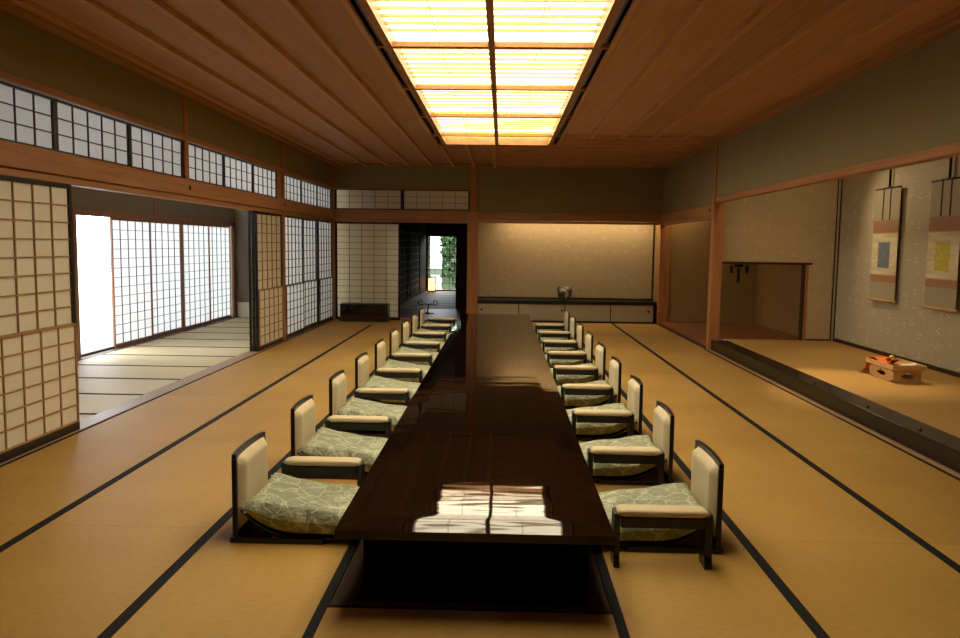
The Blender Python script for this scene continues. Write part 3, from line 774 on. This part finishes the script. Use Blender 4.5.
def make_armrest():
    t = thing('armrest', '', 'armrest')
    # rounded pad
    rws = []; n = 20
    prof = [(0., 0.)]
    for i in range(15):
        u = i/14; eu = (max(0., 1-abs(2*u-1)**14))**.5; row = []
        for j in range(n):
            a = 2*PI*j/n; cs, sn = math.cos(a), math.sin(a)
            sx = math.copysign(abs(cs)**.45, cs); sz = math.copysign(abs(sn)**.6, sn)
            row.append((-.215+.43*u, .052*sx*(.9+.1*eu), .259+.0185*sz*(.55+.45*eu)))
        rws.append(row)
    m_ = MB(); m_.grid(rws, closed_v=True)
    for q in (0, 14): m_.f.append(tuple(q*n+j for j in range(n))); m_.sm.append(False)
    m_.build('arm_pad', M['pad'], t)
    MB().box(-.20, .195, -.042, .042, .188, .2385).build('rail', M['lacq_soft'], t, bevel=.003)
    for nm, x0, x1 in (('leg', .200, .228), ('leg', -.232, -.196)):
        MB().prism([(-.058, 0), (.058, 0), (.056, .02), (.044, .06), (.046, .258), (-.046, .258), (-.044, .06), (-.056, .02)], x0, x1, 'x').build(nm, M['lacq_soft'], t, bevel=.003)
    return t
CH, CU, AR = make_chair(), make_cushion(), make_armrest()
ordn = ['first', 'second', 'third', 'fourth', 'fifth', 'sixth', 'seventh', 'eighth', 'ninth']
sides = (('paper-screen', -1.07, 0., 1), ('display-alcove', .842, PI, -1))
first = True
for sd, x0, rz, sg in sides:
    for k in range(9):
        y = 4.008+1.097*k
        labs = ('cream-backed floor chair, %s from the near end on the %s side of the table',
                'green cushion on the %s chair from the near end, %s side of table',
                'armrest beside the %s chair from the near end, %s side of table')
        labs = [l % (ordn[k], sd) for l in labs]
        jr = random.uniform(-.012, .012)
        ly = (x0, y, 0); la = (x0+sg*.068, y+(.348 if sg > 0 else -.382), 0)
        if first:
            CH.location = ly; CU.location = ly; AR.location = la
            for o, l in zip((CH, CU, AR), labs): o['label'] = l
            CH['group'] = 'floor chairs along the table'; CU['group'] = 'green seat cushions'; AR['group'] = 'padded armrests'
            first = False
        else:
            dup(CH, ly, rz+jr, labs[0]); dup(CU, ly, rz+jr*1.5, labs[1]); dup(AR, la, rz+jr*.6, labs[2])

# ---- side room (beyond the paper screens)
SX, SY0, SY1, SC = -5.37, 3.2, 15.62, 2.75
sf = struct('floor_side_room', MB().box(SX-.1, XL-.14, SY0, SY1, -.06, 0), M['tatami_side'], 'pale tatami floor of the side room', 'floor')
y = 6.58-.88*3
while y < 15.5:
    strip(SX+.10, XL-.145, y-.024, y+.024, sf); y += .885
struct('trim_24', MB().box(SX-.12, SX+.10, SY0, SY1, -.05, .006).box(SX-.10, SX-.02, 9.72, 10.70, .006, .035), M['lattice_dark'], 'wooden sill under the bright outer screens', 'sill')
struct('wall_side_room', MB().box(SX-.05, SX, SY0, SY1, 1.90, 2.26).box(SX-.05, SX, SY0, 9.70, 0, 1.9).box(SX-.05, SX, SY0, 4.7, 2.26, SC).box(SX-.05, SX, SY0, SY1, 2.70, SC).box(SX-.1, XL-.1, SY1, SY1+.06, 0, SC).box(SX-.1, XL-.1, SY0-.06, SY0, 0, SC), M['wallside'], 'grey plaster walls of the side room', 'wall')
struct('baseboard_side_room', MB().box(SX+.05, XL-.1, SY1-.012, SY1, 0, .30), M['white'], 'pale paper skirting on the far wall of the side room', 'baseboard')
struct('ceiling_side_room', MB().box(SX-.1, XL-.05, SY0, SY1, SC, SC+.05), M['sill'], 'hidden ceiling of the side room', 'ceiling')
struct('trim_25', MB().box(SX-.06, SX+.02, SY0, SY1, 1.82, 1.90).box(SX-.02, SX+.012, 12.0, 12.09, 1.9, SC).box(SX-.02, SX+.02, 15.50, 15.62, 0, SC).box(SX-.04, SX+.03, 9.66, 9.74, 0, 1.9), M['lattice_brown'], 'brown rail and posts around the bright outer screens', 'lintel')
y0s = [10.69, 11.90, 13.10, 14.30]
for k, lab in enumerate(('bright outer paper screen beside the open doorway to the garden', 'bright outer paper screen, second from the open doorway', 'bluish outer paper screen, third from the open doorway', 'bluish outer paper screen at the far end of the side room')):
    shoji('shoji_screen', lab, 1.215, 1.815, 5, 13, (SX-.02-.035*(k % 2), y0s[k], .006), R90, M['lattice_brown'], M['lattice_dark'], M['paper_outer'], group='outer screens of the side room', stile=.03, rail_b=.05, lw=.007)

for k in range(3):  # unseen openings put in so sky light brightens the inner transoms
    wn += 1; ya = 4.72+3.63*k
    t = thing('window_%d' % (20+k), 'added high transom opening of the side room, %s from the near end, hidden above the lintel' % places[k], 'transom window', (SX-.03, ya, 2.26), R90, kind='structure')
    MB().box(0, .05, -.02, .02, 0, .44).box(3.57, 3.62, -.02, .02, 0, .44).box(0, 3.62, -.02, .02, 0, .03).box(0, 3.62, -.02, .02, .41, .44).build('frame', M['lattice_brown'], t)
    grid_lines(.05, 3.57, .03, .41, 8, 1, -.01, .01, .014).build('lattice', M['lattice_brown'], t)
# ---- corridor beyond the far opening
HX0, HX1, HY1 = -2.42, -1.06, 25.6
hf = struct('floor_corridor', MB().box(HX0-.9, -.60, YB+.02, HY1, -.06, 0), M['floorwood'], 'dim floor of the corridor beyond the far wall', 'floor')
mt_ = MB().box(HX0, HX1, 18.4, HY1-.3, 0, .006).build('runner_mats', M['tatami_side'], hf)
for k in range(8): MB().box(HX0+.01, HX1-.01, 19.2+.8*k-.02, 19.2+.8*k+.02, .006, .008).build('tatami_border', M['border'], hf)
struct('wall_corridor', MB().box(HX1-.02, -.35, 18.4, 18.46, 0, 2.8).box(HX1-.02, HX1+.04, 18.46, HY1, 0, 2.8).box(-.60, -.50, AY, 18.4, 0, 2.8)
       .box(HX0-.9, HX0-.04, YB+.3, YB+.34, 0, 2.8).box(HX0-.12, HX0-.06, YB+.3, HY1, 1.84, 2.8)
       .box(HX0-.12, HX0-.06, 23.75, HY1, 0, 1.84).box(HX0-.1, HX1+.04, HY1, HY1+.06, 1.80, 2.8).box(HX0-.12, HX0-.03, HY1, HY1+.06, 0, 1.8).box(HX1-.43, HX1+.04, HY1, HY1+.06, 0, 1.8), M['darkwood'], 'dark wooden walls of the corridor', 'wall')
struct('ceiling_corridor', MB().box(HX0-.9, -.35, YB+.06, HY1+.06, 2.8, 2.85), M['darkwood'], 'dark ceiling of the corridor', 'ceiling')
struct('trim_26', MB().box(HX0-.03, HX1+.02, HY1-.12, HY1, -.02, .05), M['beam_x'], 'reddish sill below the garden window', 'sill')
for k, lab in enumerate(('dark lattice screen lining the corridor, farther from the garden window', 'dark lattice screen lining the corridor, middle one', 'dark lattice screen lining the corridor, next to the lantern')):
    shoji('shoji_screen', lab, 2.6, 1.83, 3, 9, (HX0-.085-.035*(k % 2), 16.0+2.58*k, .004), R90, M['darkwood'], M['sill'], M['darkwood'], group='dark corridor screens', stile=.06, rail_b=.10, lw=.022)
MB_gap_strip = MB().box(HX0-.07, HX0-.03, YB+.4, 23.7, 1.80, 1.835)  # pale wood in place of a line of light above the screens
struct('trim_27', MB_gap_strip, M['sill'], 'pale strip standing in for the light gap above the corridor screens', 'rail')
gw = thing('window_12', 'gridded garden window at the end of the corridor', 'window', (HX0-.03, HY1+.02, .0), kind='structure')
Wg = 1.0
gm = MB().box(0, .03, -.02, .02, .0, 1.8).box(Wg-.03, Wg, -.02, .02, 0, 1.8).box(0, Wg, -.02, .02, 0, .04).box(0, Wg, -.02, .02, 1.77, 1.8)
gm.build('frame', M['darkwood'], gw)
grid_lines(.03, Wg-.03, .04, 1.77, 4, 8, -.008, .008, .014).build('lattice', M['darkwood'], gw)
# lantern
an = thing('floor_lantern', 'glowing square paper floor lantern at the end of the corridor', 'lantern', (-2.22, 24.9, .006))
MB().box(-.10, .10, -.10, .10, .05, .43).build('lit_shade', M['andon'], an)
lf = MB().box(-.12, .12, -.12, .12, 0, .03)
for sx in (-1, 1):
    for sy in (-1, 1): lf.box(sx*.11-.008, sx*.11+.008, sy*.11-.008, sy*.11+.008, .03, .47)
lf.box(-.115, .115, -.115, .115, .45, .47).box(-.115, .115, -.115, -.102, .03, .05)
lf.build('frame', M['lattice_brown'], an)
# black stand with curled ends in the corridor mouth
bs = thing('scroll_ended_stand', 'black stand with curled ends just inside the corridor', 'stand', (-1.60, 17.0, 0))
MB().tube([(-.02,0,0), (.0,0,.10), (.02,0,.205)], .012, 8).build('stem', M['iron'], bs)
MB().tube([(-.13,0,.004), (0,0,.02), (.13,0,.004)], .011, 8).tube([(0,-.1,.004), (0,0,.02), (0,.1,.004)], .011, 8).build('foot', M['iron'], bs)
def spiral(sg):
    pts = [(.0, 0, .20), (sg*.07, 0, .215), (sg*.12, 0, .20)]
    for k in range(15):
        a = -PI/2+k*.42; r_ = .062*(1-k/22); pts.append((sg*(.155+r_*math.cos(a)), 0, .252+r_*math.sin(a)))
    return pts
for sg in (-1, 1): MB().tube(spiral(sg), .009, 8).build('curl', M['iron'], bs)

# ---- walls behind the viewer and shell
struct('wall_front', MB().box(XL-.1, XT+.1, YF-.06, YF, -.1, ZC+.1), M['wall'], 'plaster wall behind the viewer', 'wall')

# ---- gardens
struct('ground_side_garden', MB().box(-22, SX-.12, 0, 26, -.55, -.35), M['gravel'], 'sunlit pale gravel outside the side room', 'ground')
struct('ground_far_garden', MB().box(-9, 9, HY1+.1, 60, -.5, -.3), M['soil'], 'mossy ground of the far garden', 'ground')
pth = MB(); rws = []
for k in range(20):
    y = HY1+.25+k*1.1; xm = -2.06-.088*(y-HY1)+.05*math.sin(k*.6); w_ = .18+.004*(y-HY1); rws.append([(xm-w_, y, -.292), (xm+w_, y, -.292)])
pth.grid(rws); struct('ground_path', pth, M['gravel'], 'pale gravel path in the far garden', 'path')
def bush(name, loc, rx, ry, rz, mat, lab, n=420, leaf=.09):
    t = thing(name, lab, 'shrub', loc, 0, 'garden shrubs')
    m_ = MB(); rd = random.Random(int(abs(loc[0]*31+loc[1]*17)))
    for _ in range(n):
        a = rd.uniform(0, 2*PI); c_ = rd.uniform(-.3, 1); s_ = math.sqrt(1-min(1, c_*c_)); q = rd.uniform(.6, 1)
        p_ = Vector((rx*q*s_*math.cos(a), ry*q*s_*math.sin(a), rz*(.45+.55*q*c_)))
        d1 = Vector((rd.gauss(0,1), rd.gauss(0,1), rd.gauss(0,1))).normalized(); d2 = d1.cross(Vector((rd.gauss(0,1), rd.gauss(0,1), 1))).normalized()
        l = leaf*rd.uniform(.6, 1.3)
        m_.quad(p_-d1*l, p_+d2*l*.45, p_+d1*l, p_-d2*l*.45)
    m_.build('foliage', mat, t)
    MB().tube([(0,0,-.02), (.02,0,rz*.3), (0,.02,rz*.75)], [.05, .035, .015], 7).build('stem', M['bark'], t)
Z0 = -.3
for i, (x, y, s_, m_, lab) in enumerate((
    (-1.05, 28.2, (.75, .6, 1.0), 'leaf', 'green shrub close outside the garden window'), (-1.3, 31.5, (1.0, .8, 1.7), 'leaf', 'taller green shrub beyond the gravel path'),
    (-.6, 36, (1.7, 1., 2.6), 'leaf_dry', 'brownish bush at the back of the far garden'), (-4.3, 30, (1.0, .9, 1.9), 'leaf_dry', 'brownish bush left of the gravel path'),
    (-5.4, 36, (1.6, 1., 2.8), 'leaf', 'dark green bush far behind the gravel path'))):
    bush('garden_shrub', (x, y, Z0), *s_, M[m_], lab, 900)
hd = thing('garden_hedge', 'long clipped dark hedge across the back of the far garden', 'hedge', (-2, 45, Z0))
MB().box(-14, -2.2, 0, 1.0, 0, 3.1).box(-1.45, 14, 0, 1.0, 0, 3.1).build('stems', M['soil'], hd)
hm = MB(); rd = random.Random(5)
for _ in range(5000):
    p_ = Vector((rd.uniform(-14, 14), rd.uniform(-.25, .1), rd.uniform(0, 3.3)))
    if -2.25 < p_.x < -1.4: continue
    d1 = Vector((rd.gauss(0,1), rd.gauss(0,.6), rd.gauss(0,1))).normalized(); d2 = d1.cross(Vector((rd.gauss(0,.4), 1, rd.gauss(0,.4)))).normalized(); l = rd.uniform(.08, .2)
    hm.quad(p_-d1*l, p_+d2*l*.5, p_+d1*l, p_-d2*l*.5)
hm.build('foliage', M['leaf'], hd)
for i in range(7):
    bush('garden_tree', (-13.75+4.1*i, 40+.7*(i % 3), Z0), 1.75, 1.2, 4.6, M['leaf' if i % 2 else 'leaf_dry'], ('dense green' if i % 2 else 'brownish')+' tree in the row closing the far garden', 1500, .2)
struct('trim_28', MB().box(-8, 4, HY1+.06, HY1+2.2, 2.5, 2.6), M['darkwood'], 'unseen eaves added to cut sky light outside the garden window', 'eaves')  # unseen slab added to keep sky light off the far garden
bush('garden_shrub', (-3.45, 27.1, Z0), .95, .8, 2.3, M['leaf_dry'], 'tall brownish shrub hugging the near end of the gravel path', 1300, .1)
bush('garden_shrub', (.1, 27.2, Z0), .8, .8, 2.3, M['leaf'], 'tall green shrub right of the garden window', 1100, .1)
bush('garden_shrub', (-8.6, 12.9, -.35), .8, .8, 1.5, M['leaf'], 'shrub outside the open doorway of the side room', 500, .12)

# ------------------------------------------------------------------ light
W = bpy.data.worlds.new('sky'); S.world = W; W.use_nodes = True
bg = W.node_tree.nodes['Background']; bg.inputs[0].default_value = (.88, .95, 1.0, 1); bg.inputs[1].default_value = 13
def area(name, loc, rot, sx, sy, power, col, spread=PI, portal=False):
    d = bpy.data.lights.new(name, 'AREA'); d.shape = 'RECTANGLE'; d.size = sx; d.size_y = sy; d.energy = power; d.color = col; d.spread = spread
    o = bpy.data.objects.new(name, d); C.objects.link(o); o.location = loc; o.rotation_euler = rot
    if portal: d.cycles.is_portal = True
    return o
def aim(o, tgt): o.rotation_euler = (Vector(tgt)-o.location).to_track_quat('-Z', 'Y').to_euler()
area('sky_portal_side', (SX-.16, 10.2, 1.36), (0, -PI/2, 0), 2.75, 11.2, 0, (1,1,1), portal=True)
area('sky_portal_far', (-1.93, HY1+.12, .9), (-PI/2, 0, 0), 1.0, 1.8, 0, (1,1,1), portal=True)
WARM = (1., .74, .42)
o = area('alcove_downlight', (1.5, YB+.22, 2.14), (0, 0, 0), 3.0, .12, 40., WARM)
o = area('side_alcove_downlight', (3.5, 15.0, 2.45), (0,0,0), .3, .3, 9., WARM)
def spot(name, loc, tgt, power, deg, blend=.6, col=WARM, r_=.04):
    d = bpy.data.lights.new(name, 'SPOT'); d.energy = power; d.spot_size = math.radians(deg); d.spot_blend = blend; d.color = col; d.shadow_soft_size = r_
    o = bpy.data.objects.new(name, d); C.objects.link(o); o.location = loc; aim(o, tgt); return o
spot('alcove_spot', (3.45, 9.1, 2.95), (3.68, 8.1, .15), 420, 40, .9)
spot('alcove_scroll_spot', (3.7, 11.2, 2.95), (4.9, 9.2, .9), 150, 85, .8)
spot('alcove_wall_fill', (3.6, 8.9, 2.95), (4.4, 11.6, 1.3), 120, 75, .9)  # added fill light to brighten the alcove end wall

# ------------------------------------------------------------------ camera
cam = bpy.data.cameras.new('camera'); co = bpy.data.objects.new('camera', cam); C.objects.link(co)
fpx, pit, yaw, rol = 782.6, .0937, .0270, .0126
cam.sensor_width = 36; cam.sensor_fit = 'HORIZONTAL'; cam.lens = fpx/960*36; cam.clip_start = .05; cam.clip_end = 200
fw = Vector((-math.sin(yaw)*math.cos(pit), math.cos(yaw)*math.cos(pit), -math.sin(pit)))
rt = Vector((math.cos(yaw), math.sin(yaw), 0)); up = rt.cross(fw)
r2 = math.cos(rol)*rt+math.sin(rol)*up; u2 = -math.sin(rol)*rt+math.cos(rol)*up
mat = Matrix((( r2.x, u2.x, -fw.x, 0), (r2.y, u2.y, -fw.y, 0), (r2.z, u2.z, -fw.z, 1.5), (0,0,0,1)))
co.matrix_world = mat
S.camera = co
S.view_settings.view_transform = 'Standard'; S.view_settings.look = 'None'; S.view_settings.gamma = 1; S.view_settings.use_curve_mapping = False
S.view_settings.exposure = -.75
cy_ = S.cycles
cy_.use_denoising = True; cy_.max_bounces = 10; cy_.diffuse_bounces = 6; cy_.glossy_bounces = 4; cy_.transmission_bounces = 6
cy_.sample_clamp_indirect = 6; cy_.caustics_reflective = False; cy_.caustics_refractive = False
